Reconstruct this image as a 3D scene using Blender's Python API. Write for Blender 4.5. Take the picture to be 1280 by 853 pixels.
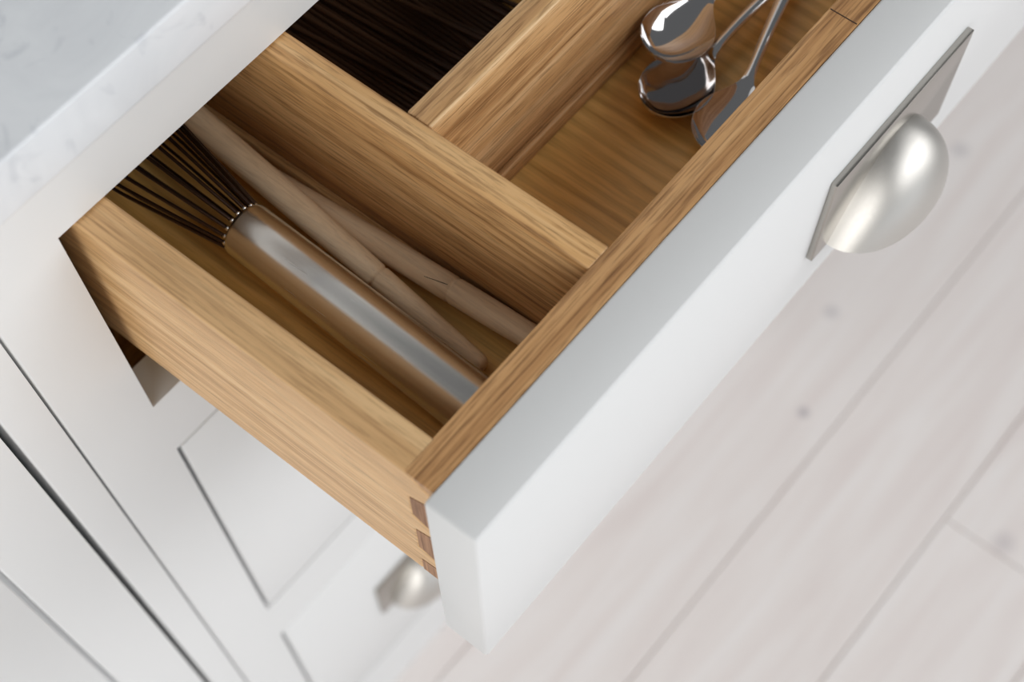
import bpy, bmesh, math, random
from mathutils import Vector, Matrix

random.seed(7)
S = bpy.context.scene
for o in list(bpy.data.objects):
    bpy.data.objects.remove(o, do_unlink=True)
COL = S.collection

# ------------------------------------------------------------------ camera
cd = bpy.data.cameras.new('camera')
cam = bpy.data.objects.new('camera', cd)
COL.objects.link(cam)
RX = Vector((0.63127331, -0.77545154, -0.01299712))     # image right
RY = Vector((-0.72916809, -0.58771944, -0.35057061))    # image down
RZ = Vector((0.26421186, 0.23078296, -0.93644611))      # view direction
m = Matrix.Identity(4)
for i in range(3):
    m[i][0], m[i][1], m[i][2] = RX[i], -RY[i], -RZ[i]
m.translation = (-0.12143, -0.33296, 0.42985)
cam.matrix_world = m
cd.sensor_fit = 'HORIZONTAL'
cd.sensor_width = 36.0
cd.lens = 36.0 * 1630.287 / 1280.0
cd.shift_x = 0.00515
cd.shift_y = 0.2322
cd.clip_start = 0.02
cd.dof.use_dof = True
cd.dof.focus_distance = 0.555
cd.dof.aperture_fstop = 6.0
S.camera = cam

# ------------------------------------------------------------------ world, light, exposure
W = bpy.data.worlds.new('daylight')
S.world = W
W.use_nodes = True
wn = W.node_tree.nodes
wn['Background'].inputs[0].default_value = (0.94, 0.97, 1.0, 1)
wn['Background'].inputs[1].default_value = 0.15

def area(name, loc, target, sx, sy, power, color):
    l = bpy.data.lights.new(name, 'AREA')
    l.shape = 'RECTANGLE'; l.size = sx; l.size_y = sy
    l.energy = power; l.color = color
    o = bpy.data.objects.new(name, l); COL.objects.link(o)
    o.location = loc
    d = Vector(target) - Vector(loc)
    o.rotation_euler = d.to_track_quat('-Z', 'Y').to_euler()
    return o

area('window_daylight_left', (-2.30, -1.10, 0.42), (0.05, -0.1, -0.1), 1.6, 1.8, 39, (1.0, 0.99, 0.97))
area('window_daylight_right', (2.15, -1.95, 1.15), (0.15, -0.1, -0.1), 1.8, 1.6, 31, (0.98, 0.99, 1.0))
area('fill_high_front', (0.55, -2.7, 1.70), (0.15, -0.1, -0.1), 2.4, 1.4, 43, (0.98, 0.99, 1.0))  # unseen front key, added to lift the utensils and upward faces
area('fill_low_front', (0.1, -3.0, -0.40), (0.2, 0, -0.3), 3.6, 0.84, 12, (0.86, 0.93, 1.0))  # unseen low fill added for the front faces, in place of floor bounce

S.view_settings.view_transform = 'Standard'
S.view_settings.look = 'None'
S.view_settings.exposure = -0.09
S.view_settings.gamma = 1.0
S.view_settings.use_curve_mapping = False

# ------------------------------------------------------------------ materials
def srgb(r, g, b):
    f = lambda c: ((c/255.0)/12.92) if c/255.0 <= 0.04045 else (((c/255.0)+0.055)/1.055)**2.4
    return (f(r), f(g), f(b), 1)

def newmat(name):
    mt = bpy.data.materials.new(name); mt.use_nodes = True
    nt = mt.node_tree
    return mt, nt, nt.nodes['Principled BSDF']

def N(nt, t, **k):
    n = nt.nodes.new(t)
    for a, b in k.items(): setattr(n, a, b)
    return n

def simple(name, col, rough=0.5, metal=0.0, bump=0.0, bscale=300, coat=0.0):
    mt, nt, b = newmat(name)
    b.inputs['Base Color'].default_value = col
    b.inputs['Roughness'].default_value = rough
    b.inputs['Metallic'].default_value = metal
    if coat: b.inputs['Coat Weight'].default_value = coat
    tc = N(nt, 'ShaderNodeTexCoord')
    no = N(nt, 'ShaderNodeTexNoise'); no.inputs['Scale'].default_value = bscale
    no.inputs['Detail'].default_value = 3
    nt.links.new(tc.outputs['Object'], no.inputs['Vector'])
    if bump:
        bp = N(nt, 'ShaderNodeBump'); bp.inputs['Strength'].default_value = bump
        bp.inputs['Distance'].default_value = 0.001
        nt.links.new(no.outputs['Fac'], bp.inputs['Height'])
        nt.links.new(bp.outputs['Normal'], b.inputs['Normal'])
    return mt

def ramp(nt, stops):
    r = N(nt, 'ShaderNodeValToRGB')
    e = r.color_ramp.elements
    while len(e) > 1: e.remove(e[-1])
    e[0].position = stops[0][0]; e[0].color = stops[0][1]
    for p, c in stops[1:]:
        x = e.new(p); x.color = c
    return r

def oak(name, axis, dark, mid, light, streak=1.0, rough=0.42, figure=0.0):
    """sawn oak: grain runs along the given axis of the piece"""
    mt, nt, b = newmat(name)
    L = nt.links.new
    tc = N(nt, 'ShaderNodeTexCoord')
    oi = N(nt, 'ShaderNodeObjectInfo')
    mul = N(nt, 'ShaderNodeMath', operation='MULTIPLY'); mul.inputs[1].default_value = 3.0
    L(oi.outputs['Random'], mul.inputs[0])
    ad = N(nt, 'ShaderNodeVectorMath', operation='ADD')
    L(tc.outputs['Object'], ad.inputs[0]); L(mul.outputs[0], ad.inputs[1])
    def stretched(across, along, detail, dist=0.0, rgh=0.6):
        mp = N(nt, 'ShaderNodeMapping')
        s = [across]*3; s['XYZ'.index(axis)] = along
        mp.inputs['Scale'].default_value = s
        L(ad.outputs[0], mp.inputs['Vector'])
        n = N(nt, 'ShaderNodeTexNoise'); n.inputs['Scale'].default_value = 1
        n.inputs['Detail'].default_value = detail; n.inputs['Roughness'].default_value = rgh
        n.inputs['Distortion'].default_value = dist
        L(mp.outputs['Vector'], n.inputs['Vector'])
        return n
    a = stretched(160, 5, 4, 0.4)
    r1 = ramp(nt, [(0.25, dark), (0.5, mid), (0.74, light)])
    L(a.outputs['Fac'], r1.inputs['Fac'])
    pores = stretched(900, 45, 3)
    r2 = ramp(nt, [(0.36, (0.5, 0.44, 0.38, 1)), (0.50, (1, 1, 1, 1))])
    L(pores.outputs['Fac'], r2.inputs['Fac'])
    mx = N(nt, 'ShaderNodeMix', data_type='RGBA', blend_type='MULTIPLY')
    mx.inputs['Factor'].default_value = 0.75 * streak
    L(r1.outputs['Color'], mx.inputs['A']); L(r2.outputs['Color'], mx.inputs['B'])
    lines = stretched(420, 3.5, 2, 0.2)
    r3 = ramp(nt, [(0.37, (0.55, 0.48, 0.42, 1)), (0.48, (1, 1, 1, 1))])
    L(lines.outputs['Fac'], r3.inputs['Fac'])
    mx2 = N(nt, 'ShaderNodeMix', data_type='RGBA', blend_type='MULTIPLY')
    mx2.inputs['Factor'].default_value = 0.7 * streak
    L(mx.outputs['Result'], mx2.inputs['A']); L(r3.outputs['Color'], mx2.inputs['B'])
    out = mx2.outputs['Result']
    if figure:
        mp = N(nt, 'ShaderNodeMapping')
        s = [35.0]*3; s['XYZ'.index(axis)] = 14.0
        mp.inputs['Scale'].default_value = s
        L(ad.outputs[0], mp.inputs['Vector'])
        wv = N(nt, 'ShaderNodeTexWave'); wv.bands_direction = 'X'
        wv.inputs['Scale'].default_value = 1.1; wv.inputs['Distortion'].default_value = 3.5
        wv.inputs['Detail'].default_value = 2; wv.inputs['Detail Scale'].default_value = 1.2
        L(mp.outputs['Vector'], wv.inputs['Vector'])
        r4 = ramp(nt, [(0.1, (0.68, 0.63, 0.55, 1)), (0.8, (1, 1, 1, 1))])
        L(wv.outputs['Fac'], r4.inputs['Fac'])
        mx3 = N(nt, 'ShaderNodeMix', data_type='RGBA', blend_type='MULTIPLY')
        mx3.inputs['Factor'].default_value = figure
        L(out, mx3.inputs['A']); L(r4.outputs['Color'], mx3.inputs['B'])
        out = mx3.outputs['Result']
    L(out, b.inputs['Base Color'])
    b.inputs['Roughness'].default_value = rough
    bp = N(nt, 'ShaderNodeBump'); bp.inputs['Strength'].default_value = 0.18
    bp.inputs['Distance'].default_value = 0.0006
    L(r2.outputs['Color'], bp.inputs['Height']); L(bp.outputs['Normal'], b.inputs['Normal'])
    return mt

M = {}
M['paint'] = simple('pale grey satin paint', srgb(222, 223, 223), 0.38, bump=0.03, bscale=900)
M['oak_side'] = oak('light oak along depth', 'Y', srgb(192, 148, 98), srgb(220, 178, 126), srgb(232, 196, 146), 0.6)
M['oak_y'] = oak('oak along depth', 'Y', srgb(176, 126, 74), srgb(218, 172, 116), srgb(234, 196, 144), 0.95)
M['oak_x'] = oak('oak along width', 'X', srgb(170, 124, 78), srgb(214, 170, 118), srgb(240, 204, 156), 1.0)
M['oak_front'] = oak('brown oak along width', 'X', srgb(164, 116, 70), srgb(200, 152, 100), srgb(222, 178, 126), 1.0)
M['oak_floor'] = oak('figured honey oak', 'Y', srgb(216, 168, 92), srgb(236, 190, 112), srgb(242, 200, 126), 0.35, 0.35, figure=0.55)
M['oak_end'] = oak('oak end grain', 'Z', srgb(142, 104, 76), srgb(166, 124, 92), srgb(184, 142, 108), 0.9, 0.6)
M['beech'] = oak('pale beech', 'Y', srgb(226, 194, 156), srgb(238, 210, 174), srgb(244, 220, 188), 0.3, 0.6)
M['dark_wood'] = simple('dark brown wood', srgb(74, 50, 33), 0.5, bump=0.1)  # dark skewer tone helps the pile stand in for shade
M['black'] = simple('black runner steel', srgb(16, 16, 17), 0.45)
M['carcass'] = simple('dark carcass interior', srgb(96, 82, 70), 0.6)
M['crack'] = simple('dark cut in wood', srgb(60, 40, 28), 0.8)

def brushed(name, axis, col, rough, stretch=(900, 20)):
    mt, nt, b = newmat(name)
    L = nt.links.new
    b.inputs['Metallic'].default_value = 1.0
    b.inputs['Base Color'].default_value = col
    tc = N(nt, 'ShaderNodeTexCoord'); mp = N(nt, 'ShaderNodeMapping')
    s = [stretch[0]]*3; s['XYZ'.index(axis)] = stretch[1]
    mp.inputs['Scale'].default_value = s
    n = N(nt, 'ShaderNodeTexNoise'); n.inputs['Scale'].default_value = 1; n.inputs['Detail'].default_value = 2
    L(tc.outputs['Object'], mp.inputs['Vector']); L(mp.outputs['Vector'], n.inputs['Vector'])
    mr = N(nt, 'ShaderNodeMapRange')
    mr.inputs['To Min'].default_value = rough - 0.04; mr.inputs['To Max'].default_value = rough + 0.06
    L(n.outputs['Fac'], mr.inputs['Value']); L(mr.outputs[0], b.inputs['Roughness'])
    bp = N(nt, 'ShaderNodeBump'); bp.inputs['Strength'].default_value = 0.04; bp.inputs['Distance'].default_value = 0.0003
    L(n.outputs['Fac'], bp.inputs['Height']); L(bp.outputs['Normal'], b.inputs['Normal'])
    return mt
M['nickel'] = brushed('brushed nickel', 'X', srgb(204, 201, 196), 0.46)
M['tube_steel'] = brushed('satin steel', 'Y', srgb(222, 219, 214), 0.24)
M['nickel_dimmed'] = brushed('brushed nickel darkened for reflection', 'X', srgb(178, 174, 168), 0.24)  # same metal as the cup, its dim floor reflection put into the colour
M['chrome'] = simple('polished steel', srgb(214, 212, 212), 0.07, 1.0)
M['wire'] = simple('steel wire darkened for reflections', srgb(92, 78, 74), 0.35, 1.0)  # steel wire with its dark reflections put into the base colour

def marble():
    mt, nt, b = newmat('white carrara marble'); L = nt.links.new
    tc = N(nt, 'ShaderNodeTexCoord')
    n = N(nt, 'ShaderNodeTexNoise'); n.inputs['Scale'].default_value = 14; n.inputs['Detail'].default_value = 8
    n.inputs['Roughness'].default_value = 0.6; n.inputs['Distortion'].default_value = 1.1
    L(tc.outputs['Object'], n.inputs['Vector'])
    r = ramp(nt, [(0.28, srgb(214, 217, 221)), (0.48, srgb(225, 228, 231)), (0.66, srgb(230, 232, 235))])
    L(n.outputs['Fac'], r.inputs['Fac'])
    n2 = N(nt, 'ShaderNodeTexNoise'); n2.inputs['Scale'].default_value = 38; n2.inputs['Detail'].default_value = 4
    n2.inputs['Distortion'].default_value = 2
    L(tc.outputs['Object'], n2.inputs['Vector'])
    r2 = ramp(nt, [(0.28, srgb(176, 180, 190)), (0.4, (1, 1, 1, 1))])
    L(n2.outputs['Fac'], r2.inputs['Fac'])
    mx = N(nt, 'ShaderNodeMix', data_type='RGBA', blend_type='MULTIPLY'); mx.inputs['Factor'].default_value = 0.3
    L(r.outputs['Color'], mx.inputs['A']); L(r2.outputs['Color'], mx.inputs['B'])
    L(mx.outputs['Result'], b.inputs['Base Color'])
    b.inputs['Roughness'].default_value = 0.2
    return mt
M['marble'] = marble()

def limed():
    mt, nt, b = newmat('limed white oak boards'); L = nt.links.new
    tc = N(nt, 'ShaderNodeTexCoord'); geo = N(nt, 'ShaderNodeNewGeometry'); oi = N(nt, 'ShaderNodeObjectInfo')
    mp = N(nt, 'ShaderNodeMapping'); mp.inputs['Scale'].default_value = (4, 45, 45)
    L(geo.outputs['Position'], mp.inputs['Vector'])
    n = N(nt, 'ShaderNodeTexNoise'); n.inputs['Scale'].default_value = 1; n.inputs['Detail'].default_value = 5
    n.inputs['Distortion'].default_value = 0.5
    L(mp.outputs['Vector'], n.inputs['Vector'])
    r = ramp(nt, [(0.3, srgb(228, 219, 216)), (0.5, srgb(233, 226, 223)), (0.7, srgb(237, 232, 230))])
    L(n.outputs['Fac'], r.inputs['Fac'])
    # a little tone change from board to board
    mr = N(nt, 'ShaderNodeMapRange'); mr.inputs['To Min'].default_value = 0.97; mr.inputs['To Max'].default_value = 1.0
    L(oi.outputs['Random'], mr.inputs['Value'])
    mm = N(nt, 'ShaderNodeMix', data_type='RGBA', blend_type='MULTIPLY'); mm.inputs['Factor'].default_value = 1
    L(r.outputs['Color'], mm.inputs['A']); L(mr.outputs[0], mm.inputs['B'])
    out = mm.outputs['Result']
    # small dark knots
    for (kx, ky, kr, k) in ((0.595, -0.148, 0.006, 0.5), (1.0, -0.093, 0.010, 0.28), (0.60, -0.40, 0.011, 0.25),
                            (0.72, -0.10, 0.008, 0.3)):
        d = N(nt, 'ShaderNodeVectorMath', operation='DISTANCE'); d.inputs[1].default_value = (kx, ky, -0.85)
        L(geo.outputs['Position'], d.inputs[0])
        q = N(nt, 'ShaderNodeMapRange'); q.inputs['From Min'].default_value = 0.2*kr; q.inputs['From Max'].default_value = 1.6*kr
        q.inputs['To Min'].default_value = k; q.inputs['To Max'].default_value = 0
        L(d.outputs['Value'], q.inputs['Value'])
        x = N(nt, 'ShaderNodeMix', data_type='RGBA'); x.inputs['B'].default_value = srgb(120, 116, 132)
        L(q.outputs[0], x.inputs['Factor']); L(out, x.inputs['A'])
        out = x.outputs['Result']
    L(out, b.inputs['Base Color'])
    b.inputs['Roughness'].default_value = 0.5
    return mt
M['plank'] = limed()
M['seam'] = simple('tan board joint', srgb(216, 196, 180), 0.8)
M['wall'] = simple('white wall paint', srgb(226, 226, 224), 0.8, bump=0.05)

# ------------------------------------------------------------------ mesh helpers
def link(name, bm, mat, parent=None, smooth=False, origin=(0, 0, 0)):
    bmesh.ops.recalc_face_normals(bm, faces=bm.faces)
    me = bpy.data.meshes.new(name)
    bm.to_mesh(me); bm.free()
    me.materials.append(mat)
    if smooth:
        for p in me.polygons: p.use_smooth = True
    o = bpy.data.objects.new(name, me); COL.objects.link(o)
    o.location = origin
    if parent: o.parent = parent
    return o

def auto_smooth(o, deg=35):
    me = o.data
    for p in me.polygons: p.use_smooth = True
    bm = bmesh.new(); bm.from_mesh(me)
    for e in bm.edges:
        e.smooth = not (len(e.link_faces) == 2 and e.calc_face_angle(0) > math.radians(deg))
    bm.to_mesh(me); bm.free()
    return o

def box_bm(x0, x1, y0, y1, z0, z1, bevel=0.0, seg=2, bm=None):
    b = bmesh.new()
    r = bmesh.ops.create_cube(b, size=1)
    for v in b.verts:
        v.co = Vector(((x0+x1)/2 + v.co.x*(x1-x0), (y0+y1)/2 + v.co.y*(y1-y0), (z0+z1)/2 + v.co.z*(z1-z0)))
    if bevel:
        bmesh.ops.bevel(b, geom=list(b.edges), offset=bevel, segments=seg, profile=0.5, affect='EDGES')
    if bm is None: return b
    me = bpy.data.meshes.new('t'); b.to_mesh(me); b.free(); bm.from_mesh(me); bpy.data.meshes.remove(me)
    return bm

def box(name, mat, parent, x0, x1, y0, y1, z0, z1, bevel=0.0006, seg=2, origin=(0, 0, 0)):
    ox, oy, oz = origin
    o = link(name, box_bm(x0-ox, x1-ox, y0-oy, y1-oy, z0-oz, z1-oz, bevel, seg), mat, parent)
    if bevel: auto_smooth(o, 50)
    return o

def lathe(profile, axis_from, axis_to, seg=40, bm=None, cap=True):
    """profile: list of (s along 0..length, radius)"""
    bm = bm or bmesh.new()
    a = Vector(axis_from); d = (Vector(axis_to)-a).normalized()
    u = d.orthogonal().normalized(); v = d.cross(u)
    rings = []
    for s, r in profile:
        c = a + d*s
        rings.append([bm.verts.new(c + (u*math.cos(t)+v*math.sin(t))*max(r, 1e-5)) for t in [2*math.pi*k/seg for k in range(seg)]])
    for A, B in zip(rings, rings[1:]):
        for k in range(seg):
            bm.faces.new((A[k], A[(k+1) % seg], B[(k+1) % seg], B[k]))
    if cap:
        bm.faces.new(rings[0]); bm.faces.new(list(reversed(rings[-1])))
    return bm

def tube(points, radii, seg=8, bm=None):
    bm = bm or bmesh.new()
    P = [Vector(p) for p in points]
    n = len(P); rings = []
    ref = None
    for i in range(n):
        t = (P[min(i+1, n-1)]-P[max(i-1, 0)]).normalized()
        if ref is None: ref = t.orthogonal().normalized()
        u = (ref - t*ref.dot(t)).normalized(); ref = u
        v = t.cross(u)
        r = radii[i] if hasattr(radii, '__len__') else radii
        rings.append([bm.verts.new(P[i] + (u*math.cos(a)+v*math.sin(a))*r) for a in [2*math.pi*k/seg for k in range(seg)]])
    for A, B in zip(rings, rings[1:]):
        for k in range(seg):
            bm.faces.new((A[k], A[(k+1) % seg], B[(k+1) % seg], B[k]))
    bm.faces.new(rings[0]); bm.faces.new(list(reversed(rings[-1])))
    return bm

def prism_x(poly, x0, x1):
    """closed polygon in (y, z) extruded along x"""
    bm = bmesh.new()
    a = [bm.verts.new((x0, y, z)) for y, z in poly]
    b = [bm.verts.new((x1, y, z)) for y, z in poly]
    bm.faces.new(a); bm.faces.new(list(reversed(b)))
    for i in range(len(poly)):
        j = (i+1) % len(poly)
        bm.faces.new((a[i], a[j], b[j], b[i]))
    return bm

def empty(name, loc, label, cat, group=None):
    o = bpy.data.objects.new(name, None); COL.objects.link(o)
    o.location = loc; o.empty_display_size = 0.02
    o['label'] = label; o['category'] = cat
    if group: o['group'] = group
    return o

def tag(o, label, cat, group=None):
    o['label'] = label; o['category'] = cat
    if group: o['group'] = group

def dup(o, parent=None, keep=True):
    c = o.copy(); COL.objects.link(c); c.parent = parent
    for ch in list(o.children):
        dup(ch, c)
    return c

# ------------------------------------------------------------------ setting: floor, walls
FZ = -0.850
floor = link('floor', box_bm(-1.9, 2.6, -2.9, 0.62, FZ-0.03, FZ-0.004), M['seam'])
floor['kind'] = 'structure'; floor['label'] = 'pale limed oak floorboards running along the cabinets'
PW = 0.152
plank_mesh = {}
def plank(x0, x1, y1):
    L = round(x1-x0, 3)
    if L not in plank_mesh:
        bm = box_bm(-L/2+0.0005, L/2-0.0005, -PW/2+0.0006, PW/2-0.0006, -0.018, 0, 0.0011, 1)
        me = bpy.data.meshes.new('plank'); bmesh.ops.recalc_face_normals(bm, faces=bm.faces)
        bm.to_mesh(me); bm.free(); me.materials.append(M['plank']); plank_mesh[L] = me
    o = bpy.data.objects.new('plank', plank_mesh[L]); COL.objects.link(o)
    o.location = ((x0+x1)/2, y1-PW/2, FZ+random.uniform(-0.0003, 0)); o.parent = floor
starts = {0: 0.05, 1: -0.30, 2: -0.45, 3: 0.585, 4: 0.05}
for r in range(-4, 18):
    y1 = -0.032 + PW - PW*r
    off = starts.get(r, random.uniform(-0.9, 0.9))
    x = off
    cuts = []
    while x > -1.9: x -= 1.9
    cuts = [-1.9]
    x += 1.9
    while x < 2.55:
        if x - cuts[-1] > 0.15: cuts.append(x)
        x += 1.9
    cuts.append(2.6)
    for a, b in zip(cuts, cuts[1:]):
        plank(a, b, y1)

wall = link('wall_back', box_bm(-1.9, 2.6, 0.622, 0.72, FZ-0.004, 1.65), M['wall'])
wall['kind'] = 'structure'

# ------------------------------------------------------------------ worktop
worktop = box('worktop', M['marble'], None, -0.70, 0.68, -0.018, 0.620, 0.0475, 0.0711, 0.0016, 3)
tag(worktop, 'white marble worktop slab with soft grey veins on top of the grey cabinets', 'worktop')

def eased_left(o, w=0.0014):
    # round only the front left vertical edge
    bm = bmesh.new(); bm.from_mesh(o.data)
    xs = min(v.co.x for v in bm.verts); ys = min(v.co.y for v in bm.verts)
    eg = [e for e in bm.edges if all(abs(v.co.x-xs) < 1e-5 and abs(v.co.y-ys) < 1e-5 for v in e.verts)]
    bmesh.ops.bevel(bm, geom=eg, offset=w, segments=3, profile=0.5, affect='EDGES')
    bm.to_mesh(o.data); bm.free()
    auto_smooth(o, 50)

# ------------------------------------------------------------------ the drawer cabinet
cab = empty('base_cabinet', (0.3, 0.3, FZ), 'pale grey painted drawer cabinet with its oak top drawer pulled open', 'cabinet')
CO = (0.3, 0.3, FZ)
def cb(name, mat, x0, x1, y0, y1, z0, z1, bevel=0.0006, parent=None):
    return box(name, mat, parent or cab, x0, x1, y0, y1, z0, z1, bevel, 2, CO)
P = M['paint']
FT = 0.0235
st = cb('stile', P, -0.0414, 0.0, 0, FT, FZ, 0.0475, 0.0)
eased_left(st)
cb('stile', P, 0.6, 0.6414, 0, FT, FZ, 0.0475, 0.0)
for z0, z1 in ((0.0, 0.0475), (-0.1862, -0.1400), (-0.4996, -0.4439), (FZ, -0.7543)):
    cb('rail', P, 0.0, 0.6, 0.0, FT, z0, z1, 0.0)
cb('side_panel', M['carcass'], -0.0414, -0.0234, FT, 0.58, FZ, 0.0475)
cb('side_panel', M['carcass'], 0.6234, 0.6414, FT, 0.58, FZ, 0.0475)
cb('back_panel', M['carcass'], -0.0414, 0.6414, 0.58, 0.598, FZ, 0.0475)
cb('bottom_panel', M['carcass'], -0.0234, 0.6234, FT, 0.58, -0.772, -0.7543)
for sx in (0, 1):
    xs = (-0.0234, 0.0075) if sx == 0 else (0.5925, 0.6234)
    cb('drawer_runner', M['black'], xs[0], xs[1], 0.028, 0.5, -0.128, -0.1035)

# cup pull: back plate and half dome, built around its own centre (x = 0, plate back at y = 0, plate centre z = 0)
def plate_bm(dx, dy, dz):
    return box_bm(dx-0.0557, dx+0.0557, dy-0.0035, dy, dz-0.0281, dz+0.0281, 0.0005, 2)
def cup_bm(dx, dy, dz):
    bm = bmesh.new()
    zb = dz-0.0281; H = 0.0415; Wd = 0.0430; D = 0.0290; y0 = dy-0.0033
    nh, na = 26, 44
    def shell(off):
        rows = []
        for i in range(nh+1):
            t = i/nh
            h = 1-(1-t)**2
            w = (Wd-off)*math.sqrt(max(0.0, 1-h))
            d = (D-off)*max(0.0, 1-h**2.6)**0.62
            row = []
            for k in range(na+1):
                a = math.pi*k/na
                c, s = math.cos(a), math.sin(a)
                row.append(bm.verts.new((dx + w*math.copysign(abs(c)**0.95, c), y0 - d*abs(s)**0.9, zb + (H-off)*h)))
            rows.append(row)
        return rows
    A = shell(0.0); B = shell(0.0014)
    for R_ in (A, B):
        for r0, r1 in zip(R_, R_[1:]):
            for k in range(na):
                bm.faces.new((r0[k], r0[k+1], r1[k+1], r1[k]))
    for k in range(na):
        bm.faces.new((A[0][k], A[0][k+1], B[0][k+1], B[0][k]))
    bmesh.ops.remove_doubles(bm, verts=bm.verts, dist=1e-6)
    return bm
def pull(parent, x, y, z):
    pl = link('handle_plate', plate_bm(x-CO[0], y-CO[1], z-CO[2]), M['nickel_dimmed'], parent); auto_smooth(pl, 40)
    pl['label'] = 'brushed nickel back plate of the handle'
    cu = link('handle_cup', cup_bm(x-CO[0], y-CO[1], z-CO[2]), M['nickel'], parent); auto_smooth(cu, 60)
    cu['label'] = 'brushed nickel half dome cup of the handle'

# --- the open top drawer
DY = -0.20979
front = cb('drawer', P, 0.00365, 0.59635, DY, DY+0.02497, -0.1387, -0.0008, 0.0016)
front['label'] = 'open oak drawer with pale grey painted front and divided compartments'
ZT, ZB = -0.0012, -0.1004
YF, YI = DY+0.02497, -0.1707     # front board: outer and inner face
BACK = 0.250
def db(name, mat, x0, x1, y0, y1, z0, z1, bevel=0.0006):
    return cb(name, mat, x0, x1, y0, y1, z0, z1, bevel, front)
# side boards with dovetail sockets
def side(x0, x1):
    oy, oz, ox = CO[1], CO[2], CO[0]
    yb, yf = YI-0.0005, YF+0.0001
    pins = [(-0.0325, 0.0082, 0.0140), (-0.0655, 0.0093, 0.0142)]
    poly = [(BACK, ZB), (BACK, ZT), (yb, ZT), (yf, ZT-0.0068)]
    for c, hb, hf in pins:
        poly += [(yf, c+hf), (yb, c+hb), (yb, c-hb), (yf, c-hf)]
    poly += [(yf, -0.0865), (yb, -0.0890), (yb, ZB)]
    bm = prism_x([(y-oy, z-oz) for y, z in poly], x0-ox, x1-ox)
    o = link('side_board', bm, M['oak_side'], front)
    md = o.modifiers.new('edge', 'BEVEL'); md.width = 0.0011; md.segments = 2; md.limit_method = 'ANGLE'
    for c, hb, hf in pins:
        q = [(yf, c+hf-0.0002), (yb, c+hb-0.0002), (yb, c-hb+0.0002), (yf, c-hf+0.0002)]
        link('dovetail_pin', prism_x([(y-oy, z-oz) for y, z in q], x0+0.0001-ox, x1-0.0001-ox), M['oak_end'], front)
    link('dovetail_pin', prism_x([(y-oy, z-oz) for y, z in [(yf, -0.0867), (yb, -0.0892), (yb, ZB), (yf, ZB)]], x0+0.0001-ox, x1-ox), M['oak_end'], front)
side(0.0091, 0.0262)
side(0.5738, 0.5909)
# front board: two lengths meeting at a pencil-thin joint
fb = box_bm(0.0262-CO[0], 0.5738-CO[0], YF-CO[1], YI-CO[1], ZB-CO[2], ZT-CO[2])
for xa, xb in ((0.0092, 0.0262), (0.5738, 0.5908)):
    pm = prism_x([(y-CO[1], z-CO[2]) for y, z in [(YI-0.0004, ZT), (YF, ZT), (YF, ZT-0.0066)]], xa-CO[0], xb-CO[0])
    tm = bpy.data.meshes.new('t'); pm.to_mesh(tm); pm.free(); fb.from_mesh(tm); bpy.data.meshes.remove(tm)
link('front_board', fb, M['oak_front'], front)
db('back_board', M['oak_x'], 0.0262, 0.5738, BACK-0.014, BACK, ZB+0.012, ZT)
ZF = -0.0800
db('bottom_board', M['oak_floor'], 0.0262, 0.5738, YI, BACK-0.014, ZF-0.007, ZF, 0.0)
db('divider', M['oak_y'], 0.1193, 0.1325, YI+0.0001, BACK-0.0142, ZF, ZT, 0.0008)
db('cross_divider', M['oak_x'], 0.1327, 0.5737, -0.0791, -0.0662, ZF, ZT-0.0002, 0.0008)
db('batten', M['oak_x'], 0.1327, 0.5737, -0.0825, -0.0791, ZF, ZF+0.0100, 0.0008)
db('batten', M['oak_y'], 0.1150, 0.1193, YI+0.0002, BACK-0.0144, ZF, ZF+0.0060, 0.0008)
db('pencil_mark', M['crack'], 0.28370, 0.28425, YF+0.0004, YI-0.0004, ZT-0.0012, ZT+0.00008, 0)
pull(front, 0.3003, DY, -0.0730)

# --- the two closed drawers below
for zt, zb in ((-0.1888, -0.4416), (-0.5018, -0.7522)):
    f = cb('drawer', P, 0.0030, 0.5970, 0.0, 0.022, zb, zt, 0.0012)
    f['label'] = 'closed pale grey drawer just below the open one' if zt > -0.3 else 'closed pale grey bottom drawer above the floor'
    zc = (zt+zb)/2
    for hx in (0.146, 0.454):
        pull(f, hx, 0.0, zc+0.004)
    # drawer box behind
    cb('drawer_box', M['oak_x'], 0.012, 0.588, 0.0225, 0.50, zb+0.02, zt-0.05, 0.0005, f)

# ------------------------------------------------------------------ the neighbour cabinet at the left
CO = (-0.37, 0.3, FZ)
cab2 = empty('base_cabinet', CO, 'pale grey cabinet with recessed panel door, left of the drawer cabinet', 'cabinet')
def cb2(name, mat, x0, x1, y0, y1, z0, z1, bevel=0.0010, parent=None):
    return box(name, mat, parent or cab2, x0, x1, y0, y1, z0, z1, bevel, 2, CO)
eased_left(cb2('stile', P, -0.0629, -0.0428, 0, FT, FZ, 0.0475, 0.0))
cb2('stile', P, -0.70, -0.679, 0, FT, FZ, 0.0475)
cb2('rail', P, -0.679, -0.0629, 0, FT, 0.0, 0.0475, 0.0003)
cb2('rail', P, -0.679, -0.0629, 0, FT, FZ, -0.7543, 0.0003)
cb2('side_panel', M['carcass'], -0.0606, -0.0426, FT, 0.58, FZ, 0.0475)
cb2('side_panel', M['carcass'], -0.70, -0.682, FT, 0.58, FZ, 0.0475)
cb2('back_panel', M['carcass'], -0.70, -0.0426, 0.58, 0.598, FZ, 0.0475)
cb2('bottom_panel', M['carcass'], -0.682, -0.0606, FT, 0.58, -0.772, -0.7543)
dx0, dx1, dz0, dz1 = -0.676, -0.0668, -0.7515, -0.0028
sw = 0.0400
door = cb2('door', P, dx0+sw+0.0028, dx1-sw-0.0028, 0.0004, 0.020, dz0+0.06, dz1-0.06, 0.0010)
eased_left(cb2('door_stile', P, dx1-sw, dx1, 0, 0.022, dz0, dz1, 0.0, door))
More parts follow.
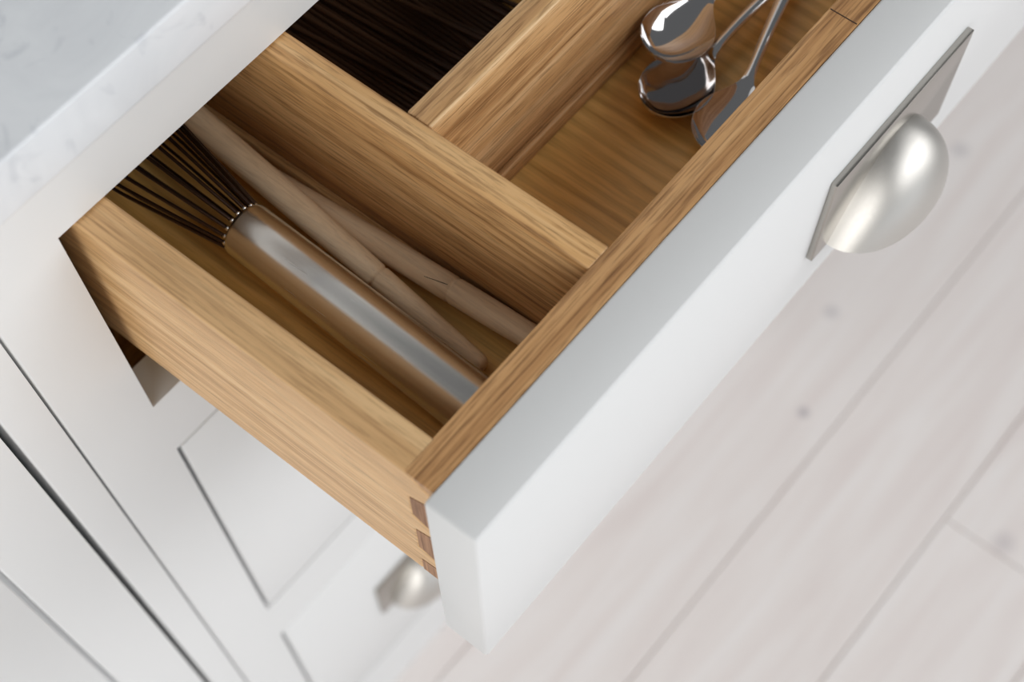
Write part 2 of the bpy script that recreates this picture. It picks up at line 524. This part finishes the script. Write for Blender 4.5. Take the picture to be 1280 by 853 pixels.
cb2('door_stile', P, dx0, dx0+sw, 0, 0.022, dz0, dz1, 0.0012, door)
cb2('door_rail', P, dx0+sw, dx1-sw, 0, 0.022, dz1-0.06, dz1, 0.0004, door)
cb2('door_rail', P, dx0+sw, dx1-sw, 0, 0.022, dz0, dz0+0.06, 0.0004, door)

cb2('door_tongue', P, dx1-sw-0.006, dx1-sw+0.004, 0.0058, 0.018, dz0+0.06, dz1-0.06, 0.0, door)

# ------------------------------------------------------------------ whisk in the left compartment
A0 = Vector((0.0700, -0.1668, ZF+0.0144)); A1 = Vector((0.0722, -0.0165, ZF+0.0215))
wk = empty('whisk', (0.0733, -0.09, ZF), 'large steel whisk with thick tube handle and wires darkened for reflections in the left compartment', 'whisk')
wo = Vector(wk.location)
ax = (A1-A0); LEN = ax.length; ad = ax.normalized()
prof = [(0, 0.001), (0.0002, 0.009), (0.0012, 0.0122), (0.003, 0.0136), (0.006, 0.01420)]
prof += [(s, 0.01425-0.0010*s/LEN) for s in [0.01+k*(LEN-0.012)/8 for k in range(9)]]
prof += [(LEN-0.0008, 0.0131), (LEN, 0.0124)]
bm = lathe(prof, A0-wo, A1-wo, 48)
h = link('handle', bm, M['tube_steel'], wk); auto_smooth(h, 40)
h['label'] = 'thick satin steel tube handle'
u = Vector((1, 0, 0)); u = (u-ad*u.dot(ad)).normalized(); v = ad.cross(u)
def rad(s):
    pts = [(-0.004, 0.0112), (0.0, 0.0113), (0.03, 0.0165), (0.058, 0.0212), (0.10, 0.0255), (0.14, 0.0262), (0.17, 0.021), (0.19, 0.011), (0.197, 0.0)]
    for (a, ra), (b, rb) in zip(pts, pts[1:]):
        if s <= b:
            t = (s-a)/(b-a); return ra+(rb-ra)*t
    return 0
NW = 9
ss = [-0.004, 0.0, 0.015, 0.03, 0.045, 0.058, 0.08, 0.10, 0.12, 0.14, 0.155, 0.17, 0.18, 0.19, 0.195]
for k in range(NW):
    th = math.pi*k/NW + 0.12
    e = u*math.cos(th)+v*math.sin(th)
    lift = lambda s: Vector((-0.016*max(0, s)*1.0, 0, 0.02*max(0, s)))
    p1 = [A1-wo + ad*s + e*rad(s) + lift(s) for s in ss]
    p2 = [A1-wo + ad*s - e*rad(s) + lift(s) for s in ss]
    tip = [A1-wo + ad*(0.197+0.0008*k) + lift(0.197)]
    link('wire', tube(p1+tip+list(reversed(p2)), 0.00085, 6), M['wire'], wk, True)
bm = bmesh.new()
for k in range(2*NW):
    th = math.pi*k/NW + 0.12
    c = A1-wo + ad*0.0002 + (u*math.cos(th)+v*math.sin(th))*0.0114
    lathe([(0, 0.00135), (0.001, 0.0013), (0.0016, 0.0009)], c, c+ad, 8, bm)
f = link('wire_glint_beads', bm, M['tube_steel'], wk, True)  # bright steel beads added for the highlights at the wire ends

# ------------------------------------------------------------------ two wooden utensils
def stick(name, pts, label):
    """pts: (point, radius) from the front tip backwards; a ring groove where radius dips"""
    o = Vector(pts[0][0])
    bm = tube([Vector(p)-o for p, r in pts], [r for p, r in pts], 28)
    ob = link(name, bm, M['beech'], None, True, o)
    tag(ob, label, 'utensil')
    return ob
def path(tip, end, profile):
    a, b = Vector(tip), Vector(end); L = (b-a).length; d = (b-a)/L
    return [(a+d*s, r) for s, r in profile]
T0 = (0.0917, -0.1385, ZF+0.0047); T1 = (0.1018, 0.0413, ZF+0.0222)
pr = [(0, 0.0004), (0.0003, 0.0018), (0.0010, 0.0032), (0.0022, 0.0041), (0.0042, 0.0046), (0.03, 0.0050), (0.0630, 0.0056),
      (0.0638, 0.0056), (0.0644, 0.0050), (0.0656, 0.0050), (0.0662, 0.0057), (0.085, 0.0062), (0.115, 0.0067), (0.15, 0.0069), (0.19, 0.0069), (0.225, 0.0069)]
stick('wooden_utensil', path(T0, T1, pr), 'tapered round wooden utensil handle whose rounded tip is in view beside the whisk')
U0 = (0.1134, -0.1590, ZF+0.0132); U1 = (0.1078, -0.0200, ZF+0.0062)
pr = [(0, 0.0004), (0.0004, 0.0024), (0.0012, 0.0040), (0.0026, 0.0052), (0.005, 0.0058), (0.03, 0.0062), (0.0525, 0.0063),
      (0.0533, 0.0063), (0.0539, 0.0057), (0.0549, 0.0057), (0.0555, 0.0063), (0.085, 0.0062), (0.115, 0.0060), (0.16, 0.0055), (0.20, 0.0050), (0.204, 0.0030), (0.205, 0.0005)]
stick2 = stick('wooden_utensil', path(U0, U1, pr), 'round wooden utensil handle along the divider, running under the drawer front edge')
# a dark split running into its ring
dirU = (Vector(U1)-Vector(U0)).normalized()
nrm = Vector((-0.25, 0, 1)); nrm = (nrm-dirU*nrm.dot(dirU)).normalized(); lat = dirU.cross(nrm)
pts = []
for k in range(7):
    sgm = 0.0555+0.0120*k/6
    n2 = (nrm*math.cos(0.10+0.06*k)-lat*math.sin(0.10+0.06*k)).normalized()
    pts.append(dirU*sgm + n2*0.00625)
link('crack', tube(pts, [0.00016, 0.0002, 0.00019, 0.00018, 0.00016, 0.00015, 0.00008], 6), M['crack'], stick2)

# ------------------------------------------------------------------ dark thin skewers, packed to darken the rear compartment
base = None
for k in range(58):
    low = k < 44  # bottom row added close-packed, hides the floor to imitate deep shade
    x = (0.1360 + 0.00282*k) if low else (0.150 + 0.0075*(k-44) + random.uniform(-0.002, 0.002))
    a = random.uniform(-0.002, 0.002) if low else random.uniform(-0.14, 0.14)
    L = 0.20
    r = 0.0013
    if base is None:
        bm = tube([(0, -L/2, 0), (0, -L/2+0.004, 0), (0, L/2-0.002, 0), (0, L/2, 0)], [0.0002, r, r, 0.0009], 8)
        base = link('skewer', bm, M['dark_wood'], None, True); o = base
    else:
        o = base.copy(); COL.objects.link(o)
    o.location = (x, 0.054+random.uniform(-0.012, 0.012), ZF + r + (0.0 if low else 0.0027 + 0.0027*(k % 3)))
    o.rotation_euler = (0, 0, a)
    tag(o, 'thin dark wooden skewer in a pile packed to darken the rear compartment', 'skewer', 'skewers packed as shade in the rear compartment')

# ------------------------------------------------------------------ three steel spoons
def make_spoon():
    root = bpy.data.objects.new('spoon', None); COL.objects.link(root); root.empty_display_size = 0.01
    # one smooth loft along the spoon, cut into bowl and handle at the neck
    xt, xm, xn, Wh, Wn, Db, th = -0.0225, -0.0025, 0.0255, 0.0174, 0.0028, 0.0080, 0.0012
    rows = []                                   # x, half width, depth of the hollow, rim height
    for i in range(19):
        x = xm-(xm-xt)*math.cos(math.pi/2*i/18)
        w = Wh*math.sqrt(max(0.0, 1-((xm-x)/(xm-xt))**2))
        rows.append((x, w, Db*(w/Wh)**1.25, 0.0))
    for i in range(1, 23):
        t = i/22; x = xm+(xn-xm)*t
        w = Wn+(Wh-Wn)*(0.5+0.5*math.cos(math.pi*t**1.25))**0.85
        q = (w-Wn)/(Wh-Wn)
        rows.append((x, w, Db*q-0.0005*(1-q)**3, 0.0014*max(0, (t-0.55)/0.45)**2))
    nb = len(rows)
    rows += [(0.0300, 0.0024, -0.0010, 0.0018), (0.0360, 0.0024, -0.0012, 0.0031), (0.0440, 0.0026, -0.0012, 0.0044), (0.0540, 0.0028, -0.0012, 0.0053),
             (0.0750, 0.0033, -0.0011, 0.0058), (0.1000, 0.0041, -0.0009, 0.0044), (0.1180, 0.0048, -0.0007, 0.0016), (0.1270, 0.0049, -0.0006, -0.0002),
             (0.1320, 0.0042, -0.0005, -0.0012), (0.1350, 0.0027, -0.0004, -0.0018), (0.1362, 0.0008, -0.0002, -0.0020)]
    ns = 24
    def loft(rs, name):
        bm = bmesh.new(); top = []; bot = []
        for x, w, d, zr in rs:
            a_, b_ = [], []
            for k in range(ns+1):
                q = -math.cos(math.pi*k/ns)
                z = zr - d*(1-abs(q)**2.2)
                y = w*q
                edge = math.sqrt(max(0.0, 1-q*q))
                a_.append(bm.verts.new((x, y, z)))
                b_.append(bm.verts.new((x, y, z-th*(0.75+0.25*min(1, 2.5*edge)))))
            top.append(a_); bot.append(b_)
        for A, B in zip(top, top[1:]):
            for k in range(ns): bm.faces.new((A[k], A[k+1], B[k+1], B[k]))
        for A, B in zip(bot, bot[1:]):
            for k in range(ns): bm.faces.new((A[k+1], A[k], B[k], B[k+1]))
        for A, B, C_, D_ in zip(top, top[1:], bot, bot[1:]):
            bm.faces.new((A[0], B[0], D_[0], C_[0])); bm.faces.new((A[ns], C_[ns], D_[ns], B[ns]))
        bmesh.ops.remove_doubles(bm, verts=bm.verts, dist=1e-6)
        o = link(name, bm, M['chrome'], root); 
        for p in o.data.polygons: p.use_smooth = True
        md = o.modifiers.new('smooth', 'SUBSURF'); md.levels = 1; md.render_levels = 1
        return o
    loft(rows[:nb], 'bowl')
    loft(rows[nb-1:], 'handle')
    return root
sp = make_spoon()
spoons = [((0.2650, -0.1460, ZF+0.0101), (0.0, 1.8, 16.5), 'polished steel teaspoon nearest the front, bowl half hidden by the oak drawer edge'),
          ((0.2672, -0.1146, ZF+0.0104), (2.0, 2.4, -2.0), 'polished steel teaspoon in the middle of the three, lying between two others'),
          ((0.2880, -0.0988, ZF+0.0172), (3.0, 5.8, 2.0), 'polished steel teaspoon closest to the cross divider, bowl topmost')]
for i, (loc, rot, lab) in enumerate(spoons):
    o = sp if i == 0 else dup(sp)
    o.location = loc; o.rotation_euler = [math.radians(q) for q in rot]
    tag(o, lab, 'spoon', 'teaspoons in the drawer')
